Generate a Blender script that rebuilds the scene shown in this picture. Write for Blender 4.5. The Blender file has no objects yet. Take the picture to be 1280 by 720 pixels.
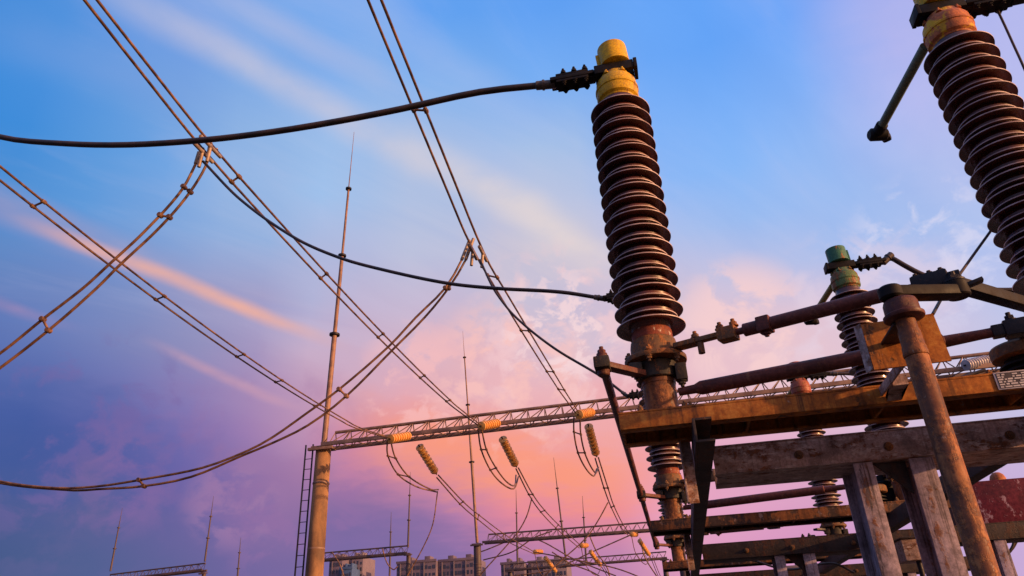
import bpy, bmesh, math, random
from mathutils import Vector, Matrix
random.seed(7)
S = bpy.context.scene
COL = S.collection
R = math.radians

# ------------------------------------------------------------------ camera
EYE = Vector((0, 0, 1.6))
F, PITCH, ROLL, YAW = 914.0, R(27.2), R(-2.84), R(10.96)
cy, sy = math.cos(YAW), math.sin(YAW)
FWD = Vector((-sy*math.cos(PITCH), cy*math.cos(PITCH), math.sin(PITCH)))
rt = Vector((cy, sy, 0)); up = rt.cross(FWD)
RT = rt*math.cos(ROLL) + up*math.sin(ROLL)
UP = -rt*math.sin(ROLL) + up*math.cos(ROLL)
cam = bpy.data.cameras.new('camera'); camo = bpy.data.objects.new('camera', cam)
COL.objects.link(camo); S.camera = camo
cam.sensor_width = 36; cam.lens = F/1280*36; cam.clip_start = .05; cam.clip_end = 5000
camo.matrix_world = Matrix(((RT.x, UP.x, -FWD.x, 0), (RT.y, UP.y, -FWD.y, 0), (RT.z, UP.z, -FWD.z, 1.6), (0, 0, 0, 1)))

def sight(px, py):
    return (RT*((px-640)/F) - UP*((py-360)/F) + FWD)
def at(px, py, Y):                      # where the sight line meets the vertical plane y = Y
    d = sight(px, py); return EYE + d*(Y/d.y)
def atx(px, py, X):
    d = sight(px, py); return EYE + d*(X/d.x)

# ------------------------------------------------------------------ world
SUN_AZ, SUN_EL = R(106), R(10)         # clockwise from +Y (away from the camera) towards +X
sun_dir = Vector((math.sin(SUN_AZ)*math.cos(SUN_EL), math.cos(SUN_AZ)*math.cos(SUN_EL), math.sin(SUN_EL)))
SKY_EL = [0, 4, 7, 10, 13, 16, 19, 22, 26, 30, 34, 38, 43, 48, 56, 68]
SKY = {
 -57: [(0.059,0.102,0.265), (0.062,0.103,0.280), (0.064,0.104,0.298), (0.065,0.109,0.324), (0.071,0.120,0.360), (0.084,0.145,0.407), (0.099,0.179,0.461), (0.108,0.213,0.515), (0.103,0.248,0.585), (0.076,0.271,0.664), (0.038,0.253,0.712), (0.051,0.267,0.722), (0.062,0.263,0.703), (0.081,0.284,0.726), (0.123,0.321,0.760), (0.274,0.378,0.739)],
 -51: [(0.061,0.103,0.264), (0.064,0.103,0.276), (0.067,0.105,0.290), (0.068,0.107,0.311), (0.060,0.107,0.342), (0.071,0.121,0.380), (0.092,0.148,0.420), (0.111,0.186,0.475), (0.120,0.253,0.564), (0.080,0.282,0.666), (0.053,0.269,0.706), (0.071,0.288,0.736), (0.092,0.295,0.738), (0.115,0.313,0.749), (0.161,0.361,0.801), (0.241,0.383,0.779)],
 -46: [(0.067,0.106,0.270), (0.050,0.098,0.246), (0.059,0.101,0.259), (0.072,0.105,0.292), (0.062,0.103,0.326), (0.065,0.112,0.369), (0.110,0.153,0.420), (0.154,0.218,0.499), (0.161,0.260,0.558), (0.117,0.326,0.711), (0.107,0.327,0.731), (0.118,0.330,0.743), (0.160,0.337,0.771), (0.153,0.347,0.776), (0.176,0.381,0.825), (0.217,0.386,0.808)],
 -41: [(0.085,0.112,0.287), (0.077,0.114,0.284), (0.080,0.114,0.286), (0.098,0.115,0.303), (0.101,0.113,0.352), (0.120,0.134,0.399), (0.171,0.184,0.450), (0.218,0.250,0.503), (0.205,0.299,0.592), (0.203,0.374,0.715), (0.160,0.377,0.772), (0.189,0.380,0.757), (0.176,0.351,0.778), (0.183,0.384,0.817), (0.179,0.390,0.839), (0.197,0.386,0.830)],
 -36: [(0.114,0.120,0.313), (0.115,0.122,0.314), (0.118,0.122,0.318), (0.143,0.124,0.343), (0.161,0.131,0.394), (0.208,0.163,0.433), (0.269,0.217,0.468), (0.296,0.285,0.517), (0.332,0.339,0.581), (0.287,0.436,0.739), (0.291,0.465,0.778), (0.272,0.456,0.785), (0.203,0.401,0.807), (0.188,0.392,0.831), (0.176,0.394,0.851), (0.181,0.384,0.846)],
 -32: [(0.141,0.126,0.331), (0.154,0.128,0.340), (0.156,0.128,0.342), (0.202,0.139,0.368), (0.239,0.154,0.391), (0.342,0.206,0.446), (0.391,0.257,0.475), (0.378,0.307,0.530), (0.376,0.357,0.586), (0.318,0.457,0.748), (0.320,0.488,0.791), (0.298,0.481,0.801), (0.212,0.412,0.818), (0.177,0.399,0.858), (0.171,0.393,0.859), (0.171,0.381,0.855)],
 -28: [(0.180,0.136,0.353), (0.197,0.139,0.355), (0.190,0.137,0.351), (0.258,0.156,0.371), (0.375,0.198,0.396), (0.500,0.273,0.450), (0.528,0.314,0.484), (0.586,0.413,0.569), (0.443,0.452,0.682), (0.426,0.485,0.731), (0.354,0.541,0.847), (0.343,0.522,0.832), (0.223,0.433,0.849), (0.172,0.402,0.871), (0.162,0.390,0.868), (0.162,0.378,0.863)],
 -24: [(0.235,0.150,0.375), (0.215,0.147,0.376), (0.194,0.142,0.374), (0.234,0.147,0.371), (0.510,0.212,0.380), (0.606,0.245,0.388), (0.666,0.389,0.506), (0.615,0.425,0.572), (0.544,0.461,0.643), (0.454,0.501,0.729), (0.392,0.533,0.806), (0.348,0.517,0.820), (0.265,0.463,0.843), (0.171,0.401,0.872), (0.152,0.384,0.876), (0.155,0.375,0.869)],
 -20: [(0.312,0.169,0.389), (0.256,0.156,0.381), (0.218,0.149,0.382), (0.319,0.168,0.387), (0.633,0.241,0.338), (0.799,0.313,0.349), (0.798,0.400,0.457), (0.688,0.448,0.560), (0.574,0.488,0.661), (0.515,0.544,0.730), (0.449,0.544,0.773), (0.433,0.541,0.781), (0.227,0.456,0.869), (0.127,0.365,0.886), (0.141,0.377,0.884), (0.149,0.372,0.874)],
 -16: [(0.414,0.191,0.395), (0.392,0.188,0.399), (0.316,0.174,0.414), (0.451,0.200,0.399), (0.694,0.259,0.343), (0.888,0.325,0.315), (0.781,0.429,0.484), (0.768,0.457,0.520), (0.600,0.490,0.647), (0.525,0.543,0.724), (0.455,0.543,0.769), (0.398,0.526,0.797), (0.222,0.455,0.871), (0.123,0.362,0.888), (0.134,0.371,0.891), (0.145,0.369,0.878)],
 -12: [(0.495,0.209,0.399), (0.453,0.202,0.410), (0.473,0.203,0.402), (0.778,0.251,0.334), (0.939,0.322,0.276), (0.901,0.358,0.334), (0.862,0.475,0.507), (0.827,0.485,0.532), (0.616,0.542,0.674), (0.629,0.573,0.684), (0.506,0.553,0.749), (0.373,0.523,0.817), (0.216,0.447,0.881), (0.127,0.366,0.893), (0.130,0.368,0.897), (0.143,0.367,0.881)],
 -8: [(0.546,0.226,0.409), (0.494,0.215,0.423), (0.511,0.216,0.417), (0.811,0.259,0.326), (0.874,0.316,0.325), (0.865,0.404,0.426), (0.851,0.468,0.505), (0.677,0.534,0.652), (0.620,0.546,0.678), (0.656,0.595,0.680), (0.511,0.566,0.753), (0.388,0.538,0.814), (0.194,0.433,0.911), (0.124,0.363,0.912), (0.127,0.366,0.903), (0.143,0.366,0.883)],
 -4: [(0.586,0.248,0.430), (0.526,0.244,0.453), (0.565,0.246,0.437), (0.843,0.266,0.322), (0.900,0.362,0.352), (0.889,0.404,0.409), (0.863,0.431,0.462), (0.674,0.532,0.651), (0.651,0.543,0.671), (0.637,0.586,0.691), (0.466,0.551,0.779), (0.374,0.530,0.822), (0.193,0.431,0.912), (0.123,0.362,0.913), (0.127,0.366,0.909), (0.144,0.366,0.884)],
 0: [(0.647,0.285,0.472), (0.671,0.294,0.472), (0.795,0.358,0.528), (0.827,0.372,0.537), (0.844,0.370,0.465), (0.866,0.399,0.429), (0.821,0.467,0.526), (0.780,0.523,0.607), (0.640,0.539,0.696), (0.507,0.536,0.780), (0.372,0.512,0.856), (0.282,0.478,0.894), (0.195,0.426,0.919), (0.133,0.373,0.918), (0.127,0.367,0.916), (0.148,0.366,0.882)],
 4: [(0.702,0.322,0.527), (0.718,0.330,0.533), (0.742,0.338,0.544), (0.789,0.375,0.553), (0.782,0.393,0.551), (0.807,0.456,0.557), (0.825,0.539,0.608), (0.826,0.545,0.612), (0.619,0.545,0.713), (0.412,0.529,0.848), (0.275,0.489,0.930), (0.223,0.456,0.945), (0.159,0.404,0.951), (0.139,0.384,0.946), (0.128,0.369,0.926), (0.156,0.367,0.879)],
 10: [(0.684,0.341,0.572), (0.693,0.330,0.558), (0.687,0.316,0.550), (0.734,0.378,0.570), (0.755,0.412,0.581), (0.813,0.533,0.616), (0.846,0.564,0.614), (0.808,0.563,0.632), (0.525,0.544,0.785), (0.341,0.518,0.892), (0.249,0.486,0.951), (0.205,0.445,0.953), (0.138,0.385,0.955), (0.133,0.379,0.955), (0.134,0.376,0.942), (0.176,0.370,0.865)],
 17: [(0.584,0.398,0.673), (0.579,0.401,0.678), (0.583,0.401,0.676), (0.637,0.428,0.661), (0.679,0.509,0.688), (0.731,0.560,0.690), (0.749,0.564,0.682), (0.719,0.562,0.698), (0.381,0.519,0.863), (0.339,0.511,0.890), (0.302,0.494,0.917), (0.232,0.450,0.947), (0.165,0.393,0.955), (0.194,0.403,0.944), (0.153,0.385,0.949), (0.219,0.377,0.831)],
 25: [(0.578,0.402,0.680), (0.578,0.403,0.680), (0.577,0.412,0.686), (0.572,0.467,0.727), (0.559,0.542,0.788), (0.546,0.564,0.808), (0.542,0.564,0.811), (0.491,0.556,0.855), (0.439,0.552,0.870), (0.399,0.523,0.874), (0.435,0.498,0.888), (0.423,0.467,0.882), (0.350,0.430,0.889), (0.280,0.422,0.917), (0.197,0.397,0.940), (0.286,0.387,0.776)],
 34: [(0.577,0.402,0.680), (0.576,0.409,0.685), (0.566,0.447,0.718), (0.541,0.526,0.790), (0.523,0.556,0.824), (0.510,0.558,0.837), (0.496,0.556,0.846), (0.478,0.550,0.856), (0.448,0.530,0.868), (0.430,0.500,0.874), (0.429,0.485,0.872), (0.428,0.484,0.873), (0.401,0.462,0.883), (0.356,0.441,0.894), (0.263,0.413,0.920), (0.334,0.393,0.734)],
}

W = bpy.data.worlds.new('World'); S.world = W; W.use_nodes = True
nt = W.node_tree; nt.nodes.clear()
class G:                                # tiny node-graph helper
    def __init__(s, nt): s.nt = nt
    def n(s, t, **k):
        x = s.nt.nodes.new(t)
        for a, v in k.items(): setattr(x, a, v)
        return x
    def put(s, sock, v):
        if isinstance(v, bpy.types.NodeSocket): s.nt.links.new(v, sock)
        elif v is not None: sock.default_value = v
    def m(s, op, a, b=None, c=None, clamp=False):
        x = s.n('ShaderNodeMath', operation=op, use_clamp=clamp)
        s.put(x.inputs[0], a); s.put(x.inputs[1], b)
        if c is not None: s.put(x.inputs[2], c)
        return x.outputs[0]
    def vm(s, op, a, b=None, out=0):
        x = s.n('ShaderNodeVectorMath', operation=op); s.put(x.inputs[0], a)
        if b is not None:
            if op == 'SCALE': s.put(x.inputs['Scale'], b)
            else: s.put(x.inputs[1], b)
        return x.outputs[out]
    def dot(s, a, v): return s.vm('DOT_PRODUCT', a, tuple(v), 'Value')
    def mr(s, v, a, b, c=0., d=1., t='SMOOTHSTEP'):
        x = s.n('ShaderNodeMapRange', interpolation_type=t)
        for i, q in enumerate((v, a, b, c, d)): s.put(x.inputs[i], q)
        return x.outputs[0]
    def mix(s, f, a, b, blend='MIX'):
        x = s.n('ShaderNodeMix', data_type='RGBA', blend_type=blend)
        s.put(x.inputs[0], f)
        for i, v in ((6, a), (7, b)):
            if isinstance(v, (tuple, list)): v = tuple(v[:3])+(1,)
            s.put(x.inputs[i], v)
        return x.outputs[2]
    def noise(s, vec, scale, detail=4, rough=.55, dist=0, out=0):
        x = s.n('ShaderNodeTexNoise'); s.put(x.inputs['Vector'], vec)
        x.inputs['Scale'].default_value = scale; x.inputs['Detail'].default_value = detail
        x.inputs['Roughness'].default_value = rough; x.inputs['Distortion'].default_value = dist
        return x.outputs[out]
    def mapping(s, vec, scale=(1, 1, 1), rot=(0, 0, 0), loc=(0, 0, 0)):
        x = s.n('ShaderNodeMapping'); s.put(x.inputs[0], vec)
        x.inputs[1].default_value = loc; x.inputs[2].default_value = rot; x.inputs[3].default_value = scale
        return x.outputs[0]
    def ramp(s, f, stops, interp='LINEAR'):
        x = s.n('ShaderNodeValToRGB'); e = x.color_ramp; e.interpolation = interp
        while len(e.elements) < len(stops): e.elements.new(.5)
        for q, (p, c) in zip(e.elements, stops): q.position = p
        for q, (p, c) in zip(e.elements, stops): q.color = tuple(c)+(1,)
        s.put(x.inputs[0], f); return x.outputs[0]

g = G(nt)
tc = g.n('ShaderNodeTexCoord').outputs['Generated']
d = g.vm('NORMALIZE', tc)
sep = g.n('ShaderNodeSeparateXYZ'); g.put(sep.inputs[0], d)
dx, dy, dz = sep.outputs
az = g.m('DEGREES', g.m('ARCTAN2', dx, dy)); el = g.m('DEGREES', g.m('ARCSINE', dz))
elf = g.m('DIVIDE', el, 90.)
BACK = {-180: [(.26,.25,.42), (.30,.34,.58), (.26,.42,.82)], -110: [(.08,.11,.26), (.11,.18,.40), (.16,.30,.66)],
        75: [(1.0,.48,.36), (.72,.50,.58), (.24,.44,.90)], 106: [(1.5,.66,.26), (1.0,.58,.42), (.30,.46,.86)], 150: [(.85,.42,.30), (.60,.45,.48), (.28,.44,.84)], 180: [(.26,.25,.42), (.30,.34,.58), (.26,.42,.82)]}
rows = {}
for a, cs in SKY.items(): rows[a] = g.ramp(elf, [(e/90, c) for e, c in zip(SKY_EL, cs)])
for a, cs in BACK.items(): rows[a] = g.ramp(elf, [(0, cs[0]), (.28, cs[1]), (.75, cs[2])])
keys = sorted(rows); sky = rows[keys[0]]
for a, b in zip(keys, keys[1:]):
    sky = g.mix(g.mr(az, float(a), float(b), t='LINEAR'), sky, rows[b])
# cloud sheet: directions meet a flat layer overhead, so streaks close up towards the horizon
inv = g.m('DIVIDE', 1., g.m('ADD', g.m('MAXIMUM', dz, 0.), .08))
lay = g.vm('SCALE', d, inv)
warp = g.vm('SCALE', g.vm('SUBTRACT', g.noise(lay, 1.3, 3, out=1), (.5, .5, .5)), .25)
layw = g.vm('ADD', lay, warp)
def streak(p, q, wdt, ext, col, amt, seed, soft=.5, skew=0.):
    """a long thin cirrus band along the great circle through two directions"""
    global sky
    a, b = sight(*p).normalized(), sight(*q).normalized()
    nrm = a.cross(b).normalized(); mid = (a+b).normalized(); al = nrm.cross(mid).normalized()
    half = math.sin(a.angle(b)/2)
    off = g.m('MULTIPLY', g.m('SUBTRACT', g.noise(layw, 1.6+seed*.13, 3), .5), wdt*1.6)
    dist = g.m('ADD', g.m('ABSOLUTE', g.m('ADD', g.dot(d, nrm), off)), 0.)
    t = g.dot(d, al)
    w = g.mr(dist, 0., wdt, 1., 0.)
    le = g.m('MULTIPLY', g.mr(t, -half-ext, -half+ext), g.mr(t, half-ext, half+ext, 1., 0.))
    tex = g.mr(g.noise(g.mapping(layw, loc=(seed*3.1, seed, 0)), 2.6, 5, .6), .34, .62)
    f = g.m('MULTIPLY', g.m('MULTIPLY', w, le), g.m('MULTIPLY_ADD', tex, 1-soft, soft))
    sky = g.mix(g.m('MULTIPLY', f, amt), sky, col)
a_, b_ = (sight(*q).normalized() for q in ((150, -5), (620, 248)))
la, lb = a_/(a_.z+.08), b_/(b_.z+.08)
brush = g.noise(g.mapping(g.mapping(lay, rot=(0, 0, -math.atan2(lb.y-la.y, lb.x-la.x))), (.9, 3.2, 1)), 1.5, 6, .58, .5)
sky = g.mix(g.m('MULTIPLY', g.m('MULTIPLY', g.mr(brush, .46, .72), g.mr(el, 14., 30.)), .15), sky, (.66, .62, .82))
sky = g.mix(g.m('MULTIPLY', g.m('MULTIPLY', g.mr(brush, .54, .30), g.mr(el, 14., 30.)), .10), sky, (.06, .26, .76))
streak((470, 540), (790, 606), .072, .10, (1., .33, .19), .80, 21, .85)
streak((400, 640), (640, 716), .062, .10, (.19, .14, .35), .60, 22, .9)
streak((-60, 545), (200, 575), .09, .14, (.045, .095, .33), .45, 23, .9)
streak((150, -5), (620, 248), .034, .16, (.66, .61, .70), .55, 1, .25)
streak((255, -5), (470, 100), .030, .10, (.48, .52, .76), .45, 8)
streak((540, 190), (790, 360), .040, .12, (.88, .73, .66), .55, 2, .3)
streak((70, 292), (392, 414), .0145, .07, (.95, .46, .32), .82, 3, .6)
streak((-60, 222), (190, 335), .034, .12, (.60, .38, .46), .50, 4)
streak((215, 442), (345, 497), .010, .05, (.88, .42, .40), .42, 5, .5)
streak((-20, 372), (60, 400), .012, .05, (.50, .28, .45), .5, 6)
streak((-10, 30), (240, 135), .050, .14, (.24, .38, .74), .35, 7)
streak((360, -20), (640, 130), .05, .2, (.42, .52, .84), .4, 9)
# puffs of cumulus low in the sky
def puffs(c, rad, col, amt, scale, seed, lo=.50, hi=.66):
    global sky
    v = sight(*c).normalized()
    reg = g.mr(g.dot(d, v), math.cos(rad), math.cos(rad*.35))
    nn = g.noise(g.mapping(d, (scale, scale, scale*1.25), loc=(seed, seed*2, 0)), 1., 6, .58, .35)
    f = g.m('MULTIPLY', reg, g.mr(nn, lo, hi))
    sky = g.mix(g.m('MULTIPLY', f, amt), sky, col)
puffs((700, 425), .15, (.94, .62, .64), .65, 17, 1, .50, .62)
puffs((640, 470), .13, (.98, .56, .52), .75, 19, 11, .46, .60)
puffs((525, 480), .10, (.95, .52, .52), .7, 20, 2, .48, .60)
puffs((930, 408), .105, (.95, .64, .64), .85, 15, 3, .44, .58)
puffs((1165, 318), .11, (.74, .72, .90), .65, 20, 4, .46, .62)
puffs((1090, 400), .14, (.80, .66, .78), .6, 15, 12, .46, .62)
puffs((1240, 40), .22, (.66, .56, .84), .30, 3, 5, .40, .70)
puffs((700, 410), .10, (.95, .70, .72), .8, 26, 31, .50, .60)
puffs((120, 560), .16, (.20, .13, .36), .5, 16, 32, .50, .64)
puffs((380, 640), .12, (.30, .16, .38), .5, 18, 33, .50, .62)
puffs((295, 625), .07, (.36, .20, .40), .7, 22, 6, .44, .60)
puffs((150, 600), .08, (.24, .14, .36), .6, 20, 7, .44, .60)
puffs((330, 560), .16, (.34, .17, .36), .3, 9, 14, .46, .62)
puffs((40, 640), .10, (.12, .12, .30), .5, 14, 13, .46, .62)
# bright sky about the low sun, out of frame to the right
glow = g.m('POWER', g.m('MAXIMUM', g.dot(d, sun_dir), 0.), 9.)
sky = g.mix(glow, sky, (2.4, 1.15, .5), 'ADD')
sky = g.mix(g.mr(el, -6., 0., 1., 0.), sky, (.05, .045, .05))
bg = g.n('ShaderNodeBackground'); g.put(bg.inputs[0], sky); bg.inputs[1].default_value = 1.0
nish = g.n('ShaderNodeTexSky', sky_type='NISHITA', sun_disc=False)
nish.sun_elevation = SUN_EL; nish.sun_rotation = SUN_AZ
bg2 = g.n('ShaderNodeBackground'); g.put(bg2.inputs[0], nish.outputs[0]); bg2.inputs[1].default_value = .06
mx = g.n('ShaderNodeMixShader'); mx.inputs[0].default_value = .02
g.put(mx.inputs[1], bg.outputs[0]); g.put(mx.inputs[2], bg2.outputs[0])
g.put(g.n('ShaderNodeOutputWorld').inputs[0], mx.outputs[0])

# ------------------------------------------------------------------ sun
L = bpy.data.lights.new('sun', 'SUN'); L.energy = 5.0; L.angle = R(.6); L.color = (1, .53, .24)
lo = bpy.data.objects.new('sun', L); COL.objects.link(lo)
lo.rotation_euler = (-sun_dir).to_track_quat('-Z', 'Y').to_euler()
S.view_settings.view_transform = 'Standard'; S.view_settings.look = 'None'
S.view_settings.exposure = 0; S.view_settings.gamma = 1
S.render.engine = 'CYCLES'
S.render.resolution_x, S.render.resolution_y = 1024, 576

# ------------------------------------------------------------------ materials
def new_mat(name):
    m = bpy.data.materials.new(name); m.use_nodes = True; m.node_tree.nodes.clear()
    g = G(m.node_tree); b = g.n('ShaderNodeBsdfPrincipled')
    g.put(g.n('ShaderNodeOutputMaterial').inputs[0], b.outputs[0])
    t = g.n('ShaderNodeTexCoord').outputs['Object']
    oi = g.n('ShaderNodeObjectInfo')
    v = g.vm('ADD', t, g.vm('SCALE', (3.1, 7.7, 5.3), oi.outputs['Random']))
    return m, g, b, v
def bump(g, b, h, s, dist=.004):
    x = g.n('ShaderNodeBump'); x.inputs['Strength'].default_value = s; x.inputs['Distance'].default_value = dist
    g.put(x.inputs['Height'], h); g.put(b.inputs['Normal'], x.outputs[0])
def weathered(name, paint, rust=((.05,.018,.010), (.20,.065,.02), (.38,.15,.045)), cover=.5, scale=9., rough=.6, chips=None, chip_amt=.0, chip_map=(1, 1, .6), chip_scale=2.6, runs=.0, spec=.22, grime=.5, streak=(1, 1, .25), metal=0.):
    """old paint eaten by rust, with flaked patches and grime"""
    m, g, b, v = new_mat(name)
    big = g.noise(v, scale, 7, .62, .3)
    fine = g.noise(v, scale*7, 6, .7)
    run = g.noise(g.mapping(v, streak), scale*2.2, 5, .6)
    r = g.ramp(g.m('MULTIPLY_ADD', fine, .55, g.m('MULTIPLY', run, .45)), [(.30, rust[0]), (.5, rust[1]), (.72, rust[2])])
    pv = g.mix(g.mr(fine, .3, .75), tuple(c*.62 for c in paint), tuple(min(1, c*1.22) for c in paint))
    edge = g.m('MULTIPLY_ADD', fine, .25, g.m('MULTIPLY', g.m('ADD', big, run), .4))
    mask = g.mr(edge, .56-.16*(cover-.5)*2-.035, .56-.16*(cover-.5)*2+.035, t='SMOOTHSTEP')
    c = g.mix(mask, pv, r)
    if chips:
        cm = g.mr(g.noise(g.mapping(v, chip_map, loc=(4, 2, 7)), scale*chip_scale, 9, .72), .60-chip_amt*.22, .645-chip_amt*.22)
        c = g.mix(cm, c, chips)
    if runs:                                # dark water runs down the face
        rn = g.mr(g.noise(g.mapping(v, (1, 1, .035), loc=(2, 5, 1)), scale*5.5, 5, .65), .50, .70)
        c = g.mix(g.m('MULTIPLY', rn, runs), c, (.030, .016, .012))
    gm = g.mr(g.noise(g.mapping(v, loc=(9, 1, 3)), scale*.75, 6, .65), .45, .64)
    c = g.mix(g.m('MULTIPLY', gm, grime), c, (.018, .012, .012))
    g.put(b.inputs['Base Color'], c)
    g.put(b.inputs['Roughness'], g.mr(fine, .2, .8, max(.05, rough-.18), min(1, rough+.18)))
    b.inputs['Metallic'].default_value = metal; b.inputs['Specular IOR Level'].default_value = spec
    bump(g, b, g.m('MULTIPLY_ADD', fine, .5, g.m('MULTIPLY', mask, .6)), .55, .0035)
    return m
M = {}
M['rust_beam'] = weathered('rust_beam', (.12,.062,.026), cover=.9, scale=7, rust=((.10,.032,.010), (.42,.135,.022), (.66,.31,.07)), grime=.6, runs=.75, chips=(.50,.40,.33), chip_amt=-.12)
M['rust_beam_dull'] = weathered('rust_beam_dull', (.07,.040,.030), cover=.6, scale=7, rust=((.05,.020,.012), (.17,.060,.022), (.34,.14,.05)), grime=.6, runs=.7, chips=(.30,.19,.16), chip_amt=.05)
M['flaked_beam'] = weathered('flaked_beam', (.50,.33,.285), cover=.46, scale=15, rust=((.045,.020,.014), (.16,.060,.032), (.34,.13,.045)), chips=(.60,.45,.40), chip_amt=.32, chip_map=(.45, 1, 1), chip_scale=3.2, grime=.42, runs=.35, streak=(.3, 1, 1))
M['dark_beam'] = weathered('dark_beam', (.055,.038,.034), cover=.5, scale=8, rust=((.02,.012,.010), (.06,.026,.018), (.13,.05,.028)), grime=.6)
M['leg_steel'] = weathered('leg_steel', (.46,.35,.40), cover=.40, scale=9, rust=((.06,.030,.028), (.17,.075,.055), (.34,.14,.07)), chips=(.12,.095,.11), chip_amt=.12, chip_map=(1, 1, .16), chip_scale=2.0, grime=.5, runs=.8, streak=(1, 1, .10))
M['rod_paint'] = weathered('rod_paint', (.15,.046,.036), cover=.38, scale=10, rust=((.04,.014,.010), (.14,.05,.03), (.26,.12,.07)), grime=.4, rough=.5)
M['dark_steel'] = weathered('dark_steel', (.030,.026,.030), cover=.25, scale=12, rust=((.02,.012,.01), (.06,.028,.02), (.12,.05,.03)), grime=.3, rough=.45, metal=.3)
M['shaft_rust'] = weathered('shaft_rust', (.22,.080,.034), cover=.6, scale=9, rust=((.09,.030,.014), (.32,.11,.035), (.52,.23,.085)), grime=.4, rough=.5, streak=(1, 1, .2), runs=.5, chips=(.42,.27,.18), chip_amt=-.1)
M['fitting_rust'] = weathered('fitting_rust', (.19,.10,.050), cover=.55, scale=12, rust=((.07,.025,.012), (.27,.09,.028), (.46,.20,.06)), grime=.5)
M['fitting_dark'] = weathered('fitting_dark', (.05,.042,.034), cover=.45, scale=14, rust=((.03,.014,.01), (.10,.04,.02), (.22,.085,.03)), grime=.5)
def phase_paint(name, c, cover): return weathered(name, c, cover=cover, scale=13, rust=((.07,.025,.012), (.24,.085,.025), (.42,.19,.06)), grime=.2, rough=.45)
M['yellow'] = phase_paint('yellow_paint', (.78,.45,.004), .30)
M['yellow_worn'] = phase_paint('yellow_worn', (.70,.40,.012), .42)
M['salmon'] = weathered('faded_orange', (.56,.17,.06), cover=.35, scale=13, rust=((.10,.03,.015), (.30,.09,.03), (.46,.19,.06)), chips=(.76,.42,.02), chip_amt=.30, chip_scale=.9, grime=.35)
M['green'] = phase_paint('green_paint', (.06,.19,.11), .36)
M['green_worn'] = phase_paint('green_worn', (.14,.22,.08), .6)
M['red'] = phase_paint('red_paint', (.42,.11,.06), .45)
M['olive'] = phase_paint('olive_paint', (.17,.21,.13), .12)
M['olive_yellow'] = phase_paint('olive_yellow', (.34,.26,.06), .2)
M['red_panel'] = weathered('red_panel', (.15,.016,.032), cover=.18, scale=6, rust=((.10,.012,.02), (.20,.05,.05), (.3,.12,.1)), chips=(.40,.24,.28), chip_amt=.18, grime=.35, rough=.4, streak=(.15, 1, 1))
def glaze():
    m, g, b, v = new_mat('brown_porcelain')
    n = g.noise(v, 6, 5, .6); f = g.noise(v, 60, 4, .6)
    c = g.mix(g.mr(n, .35, .7), (.055,.013,.011), (.14,.032,.019))
    up = g.n('ShaderNodeSeparateXYZ'); g.put(up.inputs[0], g.n('ShaderNodeTexCoord').outputs['Normal'])
    dust = g.m('MULTIPLY', g.mr(up.outputs[2], .1, .9), g.mr(f, .3, .7, .25, .7))
    c = g.mix(dust, c, (.22,.16,.15))
    g.put(b.inputs['Base Color'], c); g.put(b.inputs['Roughness'], g.mr(f, .3, .7, .22, .42))
    b.inputs['Coat Weight'].default_value = .25; b.inputs['Coat Roughness'].default_value = .15
    bump(g, b, n, .12, .003); return m
M['porcelain'] = glaze()
M['rim'] = None
M['neck_red'] = weathered('neck_red', (.30,.075,.045), cover=.35, scale=14, rust=((.10,.03,.015), (.24,.08,.03), (.40,.17,.07)), chips=(.62,.50,.42), chip_amt=.12, grime=.3)
def simple(name, c1, c2, rough, scale=8., metal=0., bmp=.3, st=(1, 1, 1)):
    m, g, b, v = new_mat(name)
    n = g.noise(g.mapping(v, st), scale, 6, .62)
    g.put(b.inputs['Base Color'], g.mix(g.mr(n, .35, .68), c1, c2))
    g.put(b.inputs['Roughness'], g.mr(n, .3, .7, max(.05, rough-.1), min(1, rough+.1)))
    b.inputs['Metallic'].default_value = metal; bump(g, b, n, bmp)
    if name == 'black_bolt': b.inputs['Specular IOR Level'].default_value = .2
    return m
M['rim'] = simple('glint_rim', (.34,.22,.21), (.62,.47,.46), .4, 9)  # pale colour stands in for the sky reflected along the shed edges
M['tee'] = simple('tee_sleeve', (.20,.13,.09), (.42,.30,.22), .5, 12, .2)
M['wire'] = simple('weathered_wire', (.075,.036,.022), (.30,.145,.07), .5, 5, .25)
M['cable'] = simple('dark_cable', (.022,.016,.016), (.060,.034,.026), .5, 6, .2)
M['sleeve'] = simple('crimped_sleeve', (.05,.038,.034), (.13,.095,.08), .45, 12, .3)
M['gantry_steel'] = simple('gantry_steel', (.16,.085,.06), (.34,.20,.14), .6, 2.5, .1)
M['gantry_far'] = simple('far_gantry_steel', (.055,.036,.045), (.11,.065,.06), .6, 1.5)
M['concrete_pole'] = simple('concrete_pole', (.13,.062,.028), (.40,.20,.085), .8, 1.8, 0, .5, (1, 1, .4))
M['mast'] = simple('mast_steel', (.16,.08,.055), (.32,.17,.11), .55, 3, .1)
M['discs'] = simple('cream_porcelain', (.80,.36,.085), (.90,.48,.14), .3, 5)
M['discs_pale'] = simple('pale_porcelain', (.46,.42,.44), (.60,.55,.56), .3, 5)
M['black'] = simple('black_bolt', (.007,.006,.007), (.020,.015,.014), .62, 20, .2)
M['plate_white'] = simple('enamel_plate', (.50,.46,.50), (.66,.62,.66), .35, 18)
M['ink'] = simple('plate_ink', (.022,.018,.035), (.05,.04,.06), .5, 18)
M['block_wall'] = simple('block_wall', (.12,.088,.13), (.17,.125,.17), .85, .12)
M['block_pale'] = simple('block_pale', (.16,.12,.155), (.21,.16,.19), .85, .12)
M['block_blue'] = simple('block_blue', (.05,.09,.20), (.07,.12,.25), .6, .12)
M['window_dark'] = simple('window_glass', (.035,.035,.06), (.06,.06,.09), .2, .5)
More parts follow.
